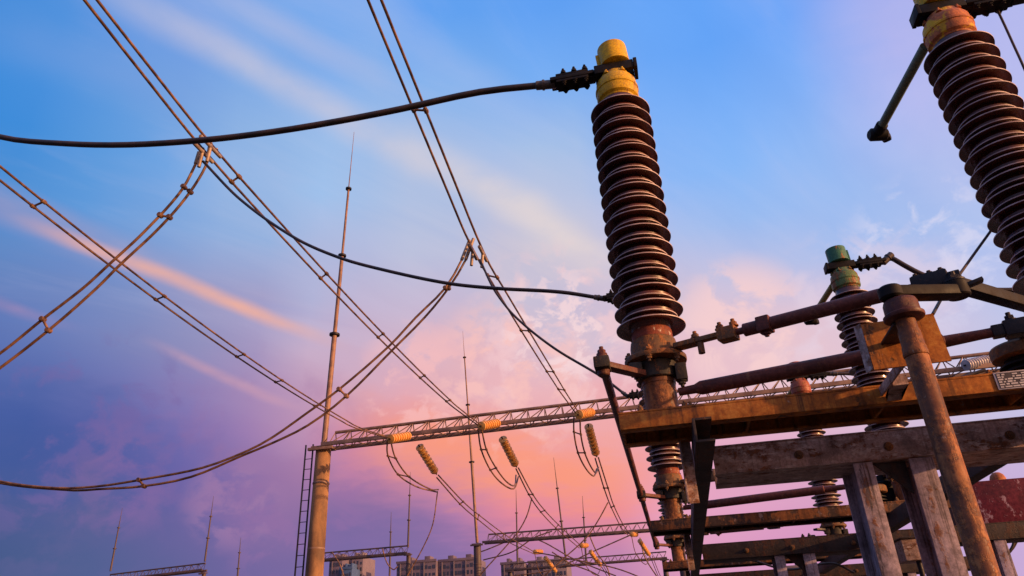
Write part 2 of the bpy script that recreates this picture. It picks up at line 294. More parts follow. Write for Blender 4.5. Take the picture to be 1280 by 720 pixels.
def ground_mat():
    m, g, b, v = new_mat('yard_ground')
    n = g.noise(v, .4, 6, .6); f = g.noise(v, 12, 6, .7)
    c = g.mix(g.mr(n, .4, .62), (.07,.055,.045), (.035,.040,.022))
    c = g.mix(g.mr(f, .35, .7), tuple(x*.5 for x in (.10,.085,.07)), c)
    g.put(b.inputs['Base Color'], c); b.inputs['Roughness'].default_value = .95; bump(g, b, f, .8, .03); return m
M['ground'] = ground_mat()

# ------------------------------------------------------------------ mesh helpers
class MB:
    def __init__(s): s.bm = bmesh.new()
    def box(s, lo, hi, bev=.0025, mat=None):
        lo, hi = Vector(lo), Vector(hi); c = (lo+hi)/2; z = hi-lo
        r = bmesh.ops.create_cube(s.bm, size=1); vs = r['verts']
        bmesh.ops.scale(s.bm, vec=z, verts=vs)
        if bev:
            es = list({e for v in vs for e in v.link_edges})
            q = bmesh.ops.bevel(s.bm, geom=es, offset=min(bev, min(z)*.3), segments=2, affect='EDGES', profile=.6)
            vs = list(set(q['verts']) | {v for v in vs if v.is_valid})
        mt = Matrix.Translation(c)
        bmesh.ops.transform(s.bm, matrix=(mat @ mt) if mat else mt, verts=vs)
        return s
    def lathe(s, prof, seg=32, mat=None, sweep=None):
        """prof: (radius, z) from bottom to top; closed at the ends"""
        rings = []
        for r, z in prof:
            if r < 1e-6: rings.append([s.bm.verts.new((0, 0, z))])
            else: rings.append([s.bm.verts.new((r*math.cos(2*math.pi*i/seg), r*math.sin(2*math.pi*i/seg), z)) for i in range(seg)])
        for a, b in zip(rings, rings[1:]):
            for i in range(seg):
                j = (i+1) % seg
                if len(a) == 1 and len(b) == 1: continue
                if len(a) == 1: s.bm.faces.new((a[0], b[j], b[i]))
                elif len(b) == 1: s.bm.faces.new((a[i], a[j], b[0]))
                else: s.bm.faces.new((a[i], a[j], b[j], b[i]))
        if len(rings[0]) > 1: s.bm.faces.new(rings[0][::-1])
        if len(rings[-1]) > 1: s.bm.faces.new(rings[-1])
        if mat: bmesh.ops.transform(s.bm, matrix=mat, verts=[v for r in rings for v in r])
        return s
    def cyl(s, a, b, r, r2=None, seg=20, bev=.0):
        a, b = Vector(a), Vector(b); h = (b-a).length; r2 = r if r2 is None else r2
        q = (b-a).to_track_quat('Z', 'Y').to_matrix().to_4x4()
        e = min(bev, r*.4, h*.3)
        p = [(r, 0), (r2, h)] if not e else [(r-e, 0), (r, e), (r2, h-e), (r2-e, h)]
        return s.lathe(p, seg, Matrix.Translation(a) @ q)
    def tube(s, pts, r, seg=8):
        pts = [Vector(p) for p in pts]; n = len(pts)
        rs = r if isinstance(r, (list, tuple)) else [r]*n
        tan = [(pts[min(i+1, n-1)]-pts[max(i-1, 0)]).normalized() for i in range(n)]
        u = tan[0].orthogonal().normalized(); rings = []
        for i in range(n):
            u = (u - tan[i]*u.dot(tan[i])).normalized(); w = tan[i].cross(u)
            rings.append([s.bm.verts.new(pts[i] + (u*math.cos(2*math.pi*k/seg)+w*math.sin(2*math.pi*k/seg))*rs[i]) for k in range(seg)])
        for a, b in zip(rings, rings[1:]):
            for k in range(seg):
                j = (k+1) % seg; s.bm.faces.new((a[k], a[j], b[j], b[k]))
        s.bm.faces.new(rings[0][::-1]); s.bm.faces.new(rings[-1]); return s
    def bar(s, a, b, w, h, bev=.002, upv=(0, 0, 1)):
        """a flat bar of width w and height h from a to b"""
        a, b = Vector(a), Vector(b); x = (b-a).normalized(); y = Vector(upv).cross(x).normalized(); z = x.cross(y)
        mt = Matrix((( x.x, y.x, z.x, a.x), (x.y, y.y, z.y, a.y), (x.z, y.z, z.z, a.z), (0, 0, 0, 1)))
        return s.box((0, -w/2, -h/2), ((b-a).length, w/2, h/2), bev, mt)
    def bolt(s, p, axis=(0, 0, 1), r=.011, h=.014):
        p = Vector(p); ax = Vector(axis).normalized()
        s.cyl(p, p+ax*h*.25, r*1.5, seg=14); s.cyl(p+ax*h*.25, p+ax*h, r*1.15, seg=6); s.cyl(p+ax*h, p+ax*h*1.7, r*.6, seg=10)
        return s
    def prism(s, poly, lo, hi, axis='Z'):
        """extrude a 2-D outline"""
        def P(u, v, w): return (u, v, w) if axis == 'Z' else ((u, w, v) if axis == 'Y' else (w, u, v))
        a = [s.bm.verts.new(P(u, v, lo)) for u, v in poly]; b = [s.bm.verts.new(P(u, v, hi)) for u, v in poly]
        n = len(poly)
        for i in range(n):
            j = (i+1) % n; s.bm.faces.new((a[i], a[j], b[j], b[i]))
        s.bm.faces.new(a[::-1]); s.bm.faces.new(b); return s
    def build(s, name, mat, parent=None, angle=35):
        me = bpy.data.meshes.new(name)
        bmesh.ops.recalc_face_normals(s.bm, faces=s.bm.faces)
        s.bm.to_mesh(me); s.bm.free()
        me.materials.append(M[mat] if isinstance(mat, str) else mat)
        me.shade_smooth(); me.set_sharp_from_angle(angle=R(angle))
        o = bpy.data.objects.new(name, me); COL.objects.link(o)
        if parent is not None:
            o.parent = parent
        return o
def tag(o, label=None, cat=None, group=None, kind=None):
    for k, v in (('label', label), ('category', cat), ('group', group), ('kind', kind)):
        if v: o[k] = v
    return o
def thing(name, loc, label, cat, group=None, rz=0):
    o = bpy.data.objects.new(name, None); o.empty_display_size = .1; COL.objects.link(o)
    o.location = loc; o.rotation_euler = (0, 0, rz); return tag(o, label, cat, group)
def copy_tree(o, parent=None):
    c = o.copy(); COL.objects.link(c); c.parent = parent
    for ch in list(o.children): copy_tree(ch, c)
    return c
def spline(pts, n=60):
    """smooth curve through points (centripetal-like Catmull-Rom, resampled)"""
    P = [Vector(p) for p in pts]; P = [P[0]*2-P[1]] + P + [P[-1]*2-P[-2]]; out = []
    L_ = [(P[i+1]-P[i]).length for i in range(1, len(P)-2)]; T = sum(L_)
    for i in range(1, len(P)-2):
        k = max(2, round(n*L_[i-1]/T)); a, b, c, e = P[i-1:i+3]
        for q in range(k):
            t = q/k
            m1 = (c-a)*(b-c).length/((b-a).length+(c-b).length); m2 = (e-b)*(b-c).length/((c-b).length+(e-c).length)
            t2, t3 = t*t, t*t*t
            out.append(b*(2*t3-3*t2+1)+m1*(t3-2*t2+t)+c*(-2*t3+3*t2)+m2*(t3-t2))
    out.append(P[-2]); return out

# ------------------------------------------------------------------ ground
mb = MB(); n = 40
for i in range(1):
    r = bmesh.ops.create_grid(mb.bm, x_segments=60, y_segments=60, size=3000)
tag(mb.build('ground', 'ground'), kind='structure')

def wbuild(mb, name, mat, parent, angle=35):
    """a part whose mesh was laid out in world coordinates"""
    o = mb.build(name, mat, parent, angle); p = parent; off = Vector((0, 0, 0))
    while p: off += p.location; p = p.parent
    o.data.transform(Matrix.Translation(-off)); return o
def solo(mb, name, mat, label, cat, group=None, kind=None, angle=35):
    o = mb.build(name, mat, None, angle)
    xs = [v.co for v in o.data.vertices]
    c = Vector((sum(v.x for v in xs)/len(xs), sum(v.y for v in xs)/len(xs), min(v.z for v in xs)))
    o.data.transform(Matrix.Translation(-c)); o.location = c
    return tag(o, label, cat, group, kind)

XL, XR = .027, 1.564                     # the two column axes of each pole of the disconnector
YS = (2.87, 5.46, 8.05)                  # the three phases, one behind the other
ZB = 2.435                               # top of the base beams
NEAR = ('nearest', 'middle', 'farthest')

# ------------------------------------------------------------------ steel frame of the disconnector
def base_beam(i):
    y = YS[i]
    t = thing('base_beam', (-.142, y, 2.375), ('rusty orange steel channel carrying the yellow-capped insulator column and a nameplate',
              'rusty channel beam under the green-capped insulator column, middle of three', 'small far rusty channel beam under the red-topped insulator column')[i], 'steel beam', 'base beams of the disconnector')
    mb = MB(); x1 = 1.93
    mb.box((0, -.112, 0), (x1, -.100, .0595), .0015)                   # front web
    mb.box((0, .160, 0), (x1, .172, .0595), .0015)                     # rear web
    mb.box((-.002, -.113, .060), (x1, .173, .068), .0015)              # top plate
    mb.box((0, -.0995, -.001), (x1, -.055, .006), .001); mb.box((0, .115, -.001), (x1, .1595, .006), .001)
    for q in range(5): mb.box((.0+q*.48, -.0995, .007), (.010+q*.48, .1595, .0595), .001)
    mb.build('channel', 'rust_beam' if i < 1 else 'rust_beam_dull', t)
    b = MB(); b.box((.216, .128, -.245), (.224, .170, -.0015), .001); b.box((.2245, .162, -.245), (.262, .170, -.0015), .001); b.build('hanger_strut', 'flaked_beam', t)
    for bx in (.275, 1.33, 1.85):
        b = MB(); b.bolt((bx, -.075, .068), r=.011); b.build('bolt', 'fitting_rust', t)
    return t
beams = [base_beam(i) for i in range(3)]
# nameplate on the front web of the nearest beam: rows of small dark characters, too worn to read
bt = beams[0]
npl = MB(); npl.box((1.325, -.1165, .003), (1.515, -.1135, .0665), .001); npl = npl.build('nameplate', 'plate_white', bt)
tag(npl, 'enamel nameplate, dark field with rows of small pale cells')
rr = random.Random(3); fx = 1.325
fld = MB(); fld.box((fx+.006, -.1174, .007), (fx+.184, -.1168, .0625), 0); fld = fld.build('printed_field', 'ink', npl)
ink = MB()
for row in range(6):
    z = .0095+row*.0088; x = fx+.009
    while x < fx+.172:
        w = rr.choice((.007, .010, .016, .022))
        if rr.random() < .8: ink.box((x, -.1182, z), (min(x+w, fx+.181), -.1176, z+rr.choice((.0045, .0056))), 0)
        x += w+rr.choice((.003, .005))
ink.build('lettering', 'plate_white', npl)

def cross_rail(x0, x1, label):
    mb = MB()
    mb.box((x0, 2.69, 2.283), (x0+.010, 8.5, 2.372), .001); mb.box((x0+.0105, 2.691, 2.3635), (x1, 8.499, 2.3725), .001)
    mb.box((x0+.0105, 2.691, 2.2825), (x1, 8.499, 2.291), .001)
    return solo(mb, 'cross_rail', 'dark_beam', label, 'steel beam', 'rails under the base beams')
cross_rail(.125, .196, 'dark steel channel running away beneath the base beams, left end of the frame')
cross_rail(1.40, 1.471, 'dark steel channel running away beneath the base beams, behind the support legs')

def hleg(x, y0, w, dep, z1):
    """a rolled H-section post: front flange, web, rear flange"""
    mb = MB(); z0 = 0.; t = .009; cx = x
    mb.box((cx-w/2, y0, z0), (cx+w/2, y0+t, z1), .0015); mb.box((cx-w/2, y0+dep-t, z0), (cx+w/2, y0+dep, z1), .0015)
    mb.box((cx-.004, y0+t+.0005, z0), (cx+.004, y0+dep-t-.0005, z1), .0005)
    mb.box((cx-w/2-.03, y0-.03, z0), (cx+w/2+.03, y0+dep+.03, z0+.018), .002)
    return mb
def support_frame():
    t = thing('support_frame', (.9, 3.12, 0), 'flaking grey-brown portal frame with paired legs in the foreground, under the orange beam', 'support frame', 'support frames of the disconnector')
    P = lambda mb, n, m: mb.build(n, m, t)
    mb = MB(); x0, x1 = -.695, 2.2; zt, zb = 2.368, 2.252
    mb.box((x0, 0, zb+.006), (x1, .010, zt-.006), .001)
    mb.box((x0, -.002, zt-.0055), (x1, .058, zt), .001); mb.box((x0, -.002, zb), (x1, .058, zb+.0055), .001)
    P(mb, 'top_beam', 'flaked_beam')
    mb = MB()
    mb.box((x0+.01, .10, zb+.006), (x1, .112, zt-.03), .001); mb.box((x0+.01, .0590, zb-.002), (x1, .30, zb+.0055), .001)
    mb.box((x0+.01, .285, zb+.006), (x1, .297, zt-.03), .001)
    P(mb, 'rear_beam', 'flaked_beam')
    for x, w, dep in ((-.127, .072, .24), (.088, .088, .20), (1.42, .08, .2)):
        P(hleg(x, .012, w, dep, zb-.0025), 'leg', 'leg_steel')
    for x in (-.36, -.02, .42, .9): b = MB(); b.bolt((x, -.001, 2.30), (0, -1, 0), .012); P(b, 'bolt', 'fitting_rust')
    g_ = MB(); g_.prism([(-.080, 2.249), (.040, 2.249), (.040, 2.12)], .05, .058, 'Y'); P(g_, 'gusset_plate', 'dark_beam')
    return t
sf = support_frame()
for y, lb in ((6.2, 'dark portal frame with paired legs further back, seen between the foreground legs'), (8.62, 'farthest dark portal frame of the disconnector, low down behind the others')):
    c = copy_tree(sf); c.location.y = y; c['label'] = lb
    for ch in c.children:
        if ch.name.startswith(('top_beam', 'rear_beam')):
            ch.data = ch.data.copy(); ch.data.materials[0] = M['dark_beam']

# ------------------------------------------------------------------ insulator columns
def shed_profile():
    """weather sheds, wide and narrow in turn, thin-edged with a nearly flat underside"""
    p = [(.080, .372)]; n = 17; pitch = 1.222/n; core = .090
    for k in range(n):
        for r, z in ((.144, .392+k*pitch), (.117, .392+(k+.52)*pitch)):
            if k == n-1 and r < .13: continue
            p += [(core, z+.002), (core+.008, z-.0025), (r-.018, z-.0075), (r-.003, z-.0090), (r-.0004, z-.0084), (r, z-.0042), (r-.002, z-.0022), (r-.012, z+.0015), (core+.016, z+.0125), (core+.003, z+.0165), (core, z+.021)]
    p += [(core, 1.598), (.080, 1.604)]
    return p
def bolts_on(mb, pts, r=.011, ax=(0, 0, 1)):
    for p in pts: mb.bolt(p, ax, r)
def column(side, k):
    """local origin on the column axis at the beam top"""
    L_ = side == 'L'; s = -1 if L_ else 1
    x, y = (XL if L_ else XR), YS[k]
    lab = {('L', 0): 'tall brown ribbed insulator column with a bright yellow cap, centre foreground', ('R', 0): 'nearest big insulator column with salmon-orange neck, cut by the right frame edge',
           ('L', 1): 'green-capped insulator column mostly hidden behind the yellow-capped one', ('R', 1): 'shorter looking insulator column with green cap behind the rusty bracket plate',
           ('L', 2): 'farthest left insulator column, its base low behind the middle beam', ('R', 2): 'farthest right insulator column with rusty red top poking above the orange beam'}[(side, k)]
    t = thing('insulator_column', (x, y, ZB), lab, 'insulator', 'insulator columns of the disconnector')
    cap, coll = (('yellow', 'yellow_worn'), ('green', 'green_worn'), ('red', 'red'))[k]
    if side == 'R' and k == 0: coll = 'salmon'
    # pedestal
    b = MB(); b.box((-.105, -.095, 0), (.105, .095, .014), .003); bolts_on(b, [(a, c, .014) for a in (-.085, .085) for c in (-.075, .075)], .010)
    b.build('base_plate', 'fitting_rust', t)
    b = MB(); b.lathe([(.0655, .0145), (.0655, .135), (.068, .136), (.068, .1545)], 36); b.build('bearing_pipe', 'shaft_rust', t)
    b = MB(); b.lathe([(.078, .155), (.081, .158), (.081, .222), (.070, .226)], 36)
    b.box((-.105, -.09, .165), (-.055, -.04, .215), .006); b.box((.07, -.07, .13), (.115, -.02, .20), .006)
    bolts_on(b, [(.09, -.045, .13)], .013, (0, 0, -1)); bolts_on(b, [(-.08, -.065, .165)], .012, (0, 0, -1))
    b.build('bearing_housing', 'fitting_dark', t)
    b = MB(); b.lathe([(.095, .2265), (.124, .229), (.126, .234), (.126, .246), (.123, .250), (.098, .2505)], 40)
    for a in range(6):
        q = 2*math.pi*(a+.3)/6; b.bolt((.110*math.cos(q), .110*math.sin(q), .2508), r=.012); b.bolt((.110*math.cos(q), .110*math.sin(q), .2285), (0, 0, -1), .011)
    b.build('rotating_flange', 'fitting_rust', t)
    b = MB(); b.lathe([(.092, .2515), (.096, .256), (.096, .300), (.092, .322), (.084, .328)], 40); b.build('base_fitting', 'fitting_rust', t)
    b = MB(); b.lathe([(.0825, .3285), (.0835, .331), (.0835, .362), (.080, .3715)], 40); b.build('neck_band', 'neck_red', t)
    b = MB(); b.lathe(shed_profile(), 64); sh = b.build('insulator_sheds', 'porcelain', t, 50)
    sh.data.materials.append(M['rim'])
    for f in sh.data.polygons:              # sky glint on the thin outer edges, painted in as a paler material
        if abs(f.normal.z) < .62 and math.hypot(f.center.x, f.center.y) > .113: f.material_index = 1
    # top fitting
    b = MB(); b.lathe([(.086, 1.6045), (.088, 1.612), (.100, 1.622), (.1025, 1.632), (.1025, 1.668), (.1065, 1.672), (.1065, 1.684), (.101, 1.690), (.099, 1.722), (.088, 1.742), (.074, 1.758), (.070, 1.7735)], 40)
    for a in range(6):
        q = 2*math.pi*a/6; b.bolt((.080*math.cos(q), .080*math.sin(q), 1.748), r=.009)
    b.build('top_fitting', coll, t)
    # terminal clamp: stud, clamp plates and bolts
    b = MB(); b.cyl((0, 0, 1.774), (0, 0, 1.845), .032)
    for yy in (-.046, .024): b.box((-.098, yy, 1.783), (.098, yy+.022, 1.836), .004)
    b.box((s*.10-.055, -.0235, 1.788), (s*.10+.055, .0235, 1.832), .004)
    x0, x1 = (s*.100, s*.325); lo, hi = min(x0, x1), max(x0, x1)
    b.box((lo, -.042, 1.797), (hi, .042, 1.819), .004); b.box((lo+.03, -.040, 1.820), (hi-.03, .040, 1.835), .004); b.box((lo+.03, -.040, 1.781), (hi-.03, .040, 1.796), .004)
    for q in (.145, .20, .255):
        for yy in (-.028, .028): b.bolt((s*q, yy, 1.835), r=.011, h=.02); b.bolt((s*q, yy, 1.781), (0, 0, -1), .011, .012)
    b.box((-s*.108-.009, -.05, 1.781), (-s*.108+.009, .05, 1.840), .003)
    b.build('terminal_clamp', 'black', t)
    b = MB()
    tilt = Matrix.Translation((.010 if L_ else -.004, 0, 1.846)) @ Matrix.Rotation(R(-4 if L_ else -2), 4, 'Y')
    b.lathe([(.070, -.002), (.0775, .001), (.0775, .008), (.075, .011), (.0745, .112), (.0735, .119), (.066, .1225), (0, .124)], 40, tilt)
    b.box((-.0875 if L_ else .072, -.012, .004), (-.072 if L_ else .0875, .012, .095), .002, tilt)
    b.build('cap', cap, t)
    # crank arms on the rotating flange
    if L_:
        b = MB(); b.bar((-.06, -.075, .165), (-.205, -.235, .165), .045, .022); b.cyl((-.200, -.230, .120), (-.200, -.230, .205), .024, bev=.004); b.bolt((-.200, -.230, .205), r=.014, h=.02)
        b.build('coupling_arm', 'rod_paint', t)
        b = MB(); b.bar((.085, -.075, .262), (.165, -.105, .262), .055, .020); b.build('linkage_lug', 'fitting_rust', t)
    else:
        b = MB(); b.bar((-.085, -.06, .205), (-.20, -.15, .205), .05, .02); b.build('linkage_lug', 'dark_steel', t)
        # open contact blade reaching back from the head
        a, e = Vector((-.078, .080, 1.690)), Vector((-.150, .690, 1.690))
        b = MB(); b.tube([a, a.lerp(e, .5), e], .0235, 16); bl = b.build('contact_blade', 'olive' if k == 0 else 'olive_yellow', t)
        b = MB(); b.cyl(e-Vector((-.004, .045, 0)), e+Vector((-.004, .02, 0)), .031, bev=.006); b.cyl(e+Vector((-.05, .035, 0)), e+Vector((.05, .055, 0)), .036, bev=.012); b.bar(e+Vector((.02, .03, 0)), e+Vector((.06, .10, 0)), .05, .05, .016); b.build('blade_tip', 'black', bl)
    return t
for k in range(3):
    column('L', k); column('R', k)

# ------------------------------------------------------------------ rods and levers that turn the columns
def rod_between(mb, a, b, r, taper=.12, thin=.45):
    a, b = Vector(a), Vector(b); v = b-a
    mb.tube([a, a+v*taper*.5, a+v*taper, a+v*(taper+.004), a+v*.5, b-v*(taper+.004), b-v*taper, b-v*taper*.5, b], [r*thin, r*thin, r*thin*1.1, r, r, r, r*thin*1.1, r*thin, r*thin], 20)
Z1, Z2 = 2.695, 2.525
up_lab = ('thick brown linkage tube climbing right from the yellow-capped column to the crank joint', 'brown linkage tube of the middle phase, seen under the flaking top beam', 'farthest brown linkage tube, low behind the frame')
lo_lab = ('straight dark tube running behind the rusty bracket plate above the orange beam', 'dark straight tube crossing behind the foreground legs above the middle beam', 'farthest dark straight tube above the far beam')
def linkage(i):
    dy = YS[i]-YS[0]; p = Vector((.192, 2.765+dy, Z1)); q = Vector((.945, 2.385+dy, 2.655))
    t = thing('linkage_rod', p, up_lab[i], 'linkage rod', 'upper linkage tubes')
    mb = MB(); v = (q-p); rod_between(mb, p+v*.13, q-v*.02, .0250, .12, .5); wbuild(mb, 'tube', 'rod_paint', t)
    mb = MB(); mb.bar(p-v*.02+Vector((0, 0, .006)), p+v*.16+Vector((0, 0, .006)), .034, .018); mb.bar(p+v*.115, p+v*.20, .058, .052, .006)
    for f in (.0, .125, .19): mb.bolt(p+v*f+Vector((0, 0, .016 if f < .1 else .026)), r=.013, h=.018)
    mb.cyl(p+v*.02-Vector((0, 0, .05)), p+v*.02+Vector((0, 0, .01)), .013)
    wbuild(mb, 'clevis', 'fitting_rust', t)
    mb = MB(); mb.bar(q-v*.07, q+v*.06, .062, .052, .006); mb.bar(q-v*.02, q+v*.10, .040, .030, .004)
    for f in (-.05, .0, .04): mb.bolt(q+v*f+Vector((0, 0, .026)), r=.011, h=.010)
    wbuild(mb, 'fork', 'dark_steel', t)
    mb = MB(); mb.bolt(p+v*.33-Vector((0, 0, .026)), (0, 0, -1), .014, .012); mb.bar(p+v*.30, p+v*.36, .060, .058, .006); wbuild(mb, 'band', 'rod_paint', t)
    p, q = Vector((.100, 2.838+dy, Z2)), Vector((1.235, 2.560+dy, Z2+.004)); v = q-p
    t = thing('coupling_tube', p, lo_lab[i], 'linkage rod', 'lower linkage tubes')
    mb = MB(); mb.tube([p, p+v*.055, p+v*.075, p+v*.5, p+v*.80, p+v*.803, p+v*.90, q], [.016, .018, .0275, .0275, .0275, .021, .017, .017], 20); wbuild(mb, 'tube', 'rod_paint', t)
    mb = MB(); mb.bar(q-v*.045, q+v*.07, .055, .055, .006); mb.bar(q-v*.075, q-v*.04, .042, .04, .004)
    for f in (-.02, .03): mb.bolt(q+v*f+Vector((0, 0, .028)), r=.013, h=.018)
    wbuild(mb, 'fork', 'dark_steel', t)
    # bearing of the second crank, standing on the base beam
    c = Vector((1.345, YS[i]-.02, ZB))
    t = thing('crank_bearing', c, ('round brown crank bearing beside the nameplate at the right frame edge', 'round crank bearing on the middle beam behind the legs', 'round crank bearing on the farthest beam')[i], 'bearing', 'crank bearings')
    mb = MB(); mb.lathe([(.080, 0), (.080, .012), (.066, .014), (.066, .022), (.088, .026), (.088, .032), (.066, .036), (.066, .044), (.088, .048), (.088, .054), (.066, .058), (.066, .076)], 32); mb.build('body', 'black', t)
    mb = MB(); mb.lathe([(.090, .0765), (.102, .082), (.104, .092), (.104, .118), (.098, .126), (.05, .130), (0, .131)], 36); mb.build('cover', 'fitting_rust', t)
    mb = MB(); mb.bar((.03, -.02, .146), (-.10, -.275, .110), .05, .022); mb.cyl((0, 0, .131), (0, 0, .17), .03, bev=.004); mb.build('crank_arm', 'dark_steel', t)
for i in range(3): linkage(i)

t = thing('coupling_rod', (-.174, 2.63, 2.60), 'long thin dark rod running back from the arm left of the yellow-capped column', 'linkage rod')
mb = MB(); mb.tube([(-.174, 2.60, 2.60), (-.178, 5, 2.60), (-.184, 8.0, 2.60)], .0175, 14); wbuild(mb, 'rod', 'rod_paint', t)
for y in YS:
    mb = MB(); mb.box((-.205, y-.275, 2.577), (-.145, y-.195, 2.623), .006); wbuild(mb, 'rod_eye', 'fitting_dark', t)

# upright operating shaft with crank on top
PX, PY = .782, 2.25
t = thing('operating_shaft', (PX, PY, 0), 'thick rusty upright pipe in the right foreground, topped by a wide collar', 'operating shaft')
mb = MB(); mb.lathe([(.0325, .03), (.0325, 2.36), (.0315, 2.362)], 40); mb.build('pipe', 'shaft_rust', t)
mb = MB(); mb.lathe([(.034, 2.3625), (.0355, 2.366), (.0355, 2.376), (.034, 2.380), (.034, 2.392), (.032, 2.396), (.0315, 2.440), (.028, 2.452), (.028, 2.4815)], 40); mb.build('sleeve', 'shaft_rust', t)
mb = MB(); mb.lathe([(.046, 2.482), (.057, 2.486), (.059, 2.490), (.059, 2.497), (.051, 2.503), (.050, 2.535), (.046, 2.545), (.038, 2.550)], 44); mb.build('collar', 'rod_paint', t)
mb = MB(); mb.lathe([(.09, 0), (.09, .02), (.05, .025), (.05, .06)], 32); mb.build('foot', 'fitting_rust', t)
mb = MB()
J = Vector((.985, 2.33, 2.598)) - Vector((PX, PY, 0))
mb.bar((-.03, -.015, 2.570), J+Vector((.02, .008, -.012)), .060, .034, .006); mb.cyl((-.02, -.010, 2.551), (-.02, -.010, 2.592), .036, bev=.006); mb.cyl(J-Vector((0, 0, .03)), J+Vector((0, 0, .02)), .036, bev=.004)
lv = mb.build('crank_lever', 'black', t)
mb = MB(); mb.bolt(J+Vector((0, 0, .02)), r=.020, h=.022); mb.cyl(J+Vector((0, 0, .0205)), J+Vector((0, 0, .028)), .034); mb.bar(J+Vector((.02, -.005, .0)), J+Vector((.075, -.02, .012)), .03, .012); mb.build('pivot_bolt', 'dark_steel', lv)
mb = MB()
p, q = Vector((.985, 2.335, 2.618)), Vector((XR-.18, YS[0]-.135, ZB+.228)); mb.bar(p+(q-p)*.015, q, .046, .040, .006); mb.bolt(q-(q-p)*.06+Vector((0, 0, .02)), r=.014)
solo(mb, 'drive_link', 'black', 'thick dark link bar running from the crank joint off the right frame edge', 'linkage rod')
# bracket that steadies the shaft head, bolted to the nearest base beam
t = thing('bearing_bracket', (.83, 2.42, 2.392), 'rusty trapezoid plate bracket behind the collar of the upright pipe', 'bracket')
mb = MB(); mb.prism([(.706, 2.392), (.938, 2.394), (.930, 2.560), (.704, 2.552)], 2.42, 2.428, 'Y'); wbuild(mb, 'plate', 'rust_beam', t)
mb = MB(); mb.prism([(.703, 2.4195), (.703, 2.4275), (.694, 2.455), (.688, 2.452)], 2.393, 2.556); wbuild(mb, 'wing', 'flaked_beam', t)
mb = MB(); mb.box((.800, 2.4285, 2.400), (.808, 2.757, 2.432), .001); mb.prism([(2.64, 2.4325), (2.70, 2.4325), (2.757, 2.38), (2.757, 2.399), (2.64, 2.3995)], .816, .866, 'X'); wbuild(mb, 'support_arm', 'flaked_beam', t)
mb = MB(); mb.box((PX-.035, 2.255, 2.472), (PX+.035, 2.4195, 2.4805), .002); wbuild(mb, 'bearing_block', 'fitting_dark', t)

# red mechanism box, lower right
t = thing('mechanism_box', (2.36, 6.28, 2.37), 'streaked maroon mechanism box standing on the portal frame, lower right edge', 'equipment box')
mb = MB(); mb.box((-.155, 0, .003), (.55, .45, .315), .006); mb.build('housing', 'red_panel', t)
mb = MB(); mb.box((-.175, .01, .0), (-.156, .44, .30), .003); mb.build('side_plate', 'black', t)
mb = MB(); mb.lathe([(.075, 0), (.075, .03), (.062, .065), (.035, .09), (0, .098)], 24, Matrix.Translation((.15, .1, .3155)) @ Matrix.Scale(.75, 4)); mb.build('vent_cap', 'salmon', t)
mb = MB(); mb.tube(spline([(-.21, -.06, .23), (-.12, -.06, .32), (-.03, -.06, .40), (.08, -.06, .43), (.15, -.06, .41)], 16), .022, 12); mb.build('lever', 'black', t)

t = thing('drive_gearbox', at(1118, 650, 5.62), 'dark gearbox with a short lever between the two foreground legs', 'gearbox')
mb = MB(); mb.box((-.11, -.10, -.02), (.10, .10, .20), .012); mb.lathe([(.07, 0), (.07, .05), (.05, .06), (.05, .10)], 24, Matrix.Translation((0, 0, .2))); mb.build('casing', 'black', t)
mb = MB(); mb.bar((.0, -.05, .325), (.16, -.16, .30), .05, .02); mb.cyl((0, 0, .301), (0, 0, .36), .022); mb.build('lever', 'fitting_dark', t)
c_ = at(1126, 704, 6.1)
t = thing('junction_box', c_, 'small dull brown junction box low between the foreground legs', 'junction box')
mb = MB(); mb.box((0, -.16, 0), (.20, .096, .145), .006); mb.build('case', 'flaked_beam', t)
mb = MB(); mb.box((-.006, -.175, .1455), (.206, .096, .158), .003); mb.build('lid', 'dark_beam', t)
mb = MB(); mb.cyl((.10, -.08, -.0005), (.10, -.08, -.6), .018); mb.build('conduit', 'dark_steel', t)
for k_, (pts, rad, lab) in enumerate((
    ([(1236, 658), (1243, 682), (1256, 693), (1266, 683), (1270, 660)], .012, 'thick slack control cable looping under the frame at the lower right edge'),
    ([(1228, 668), (1238, 692), (1262, 690), (1276, 668)], .006, 'thin slack control cable looping under the frame at the lower right edge'),
    ([(940, 700), (985, 712), (1040, 704), (1068, 716)], .009, 'slack control cable low behind the small back legs'))):
    mb = MB(); mb.tube(spline([at(x, y, 6.9) for x, y in pts], 24), rad, 8); solo(mb, 'control_cable', 'cable', lab, 'cable', 'slack control cables')

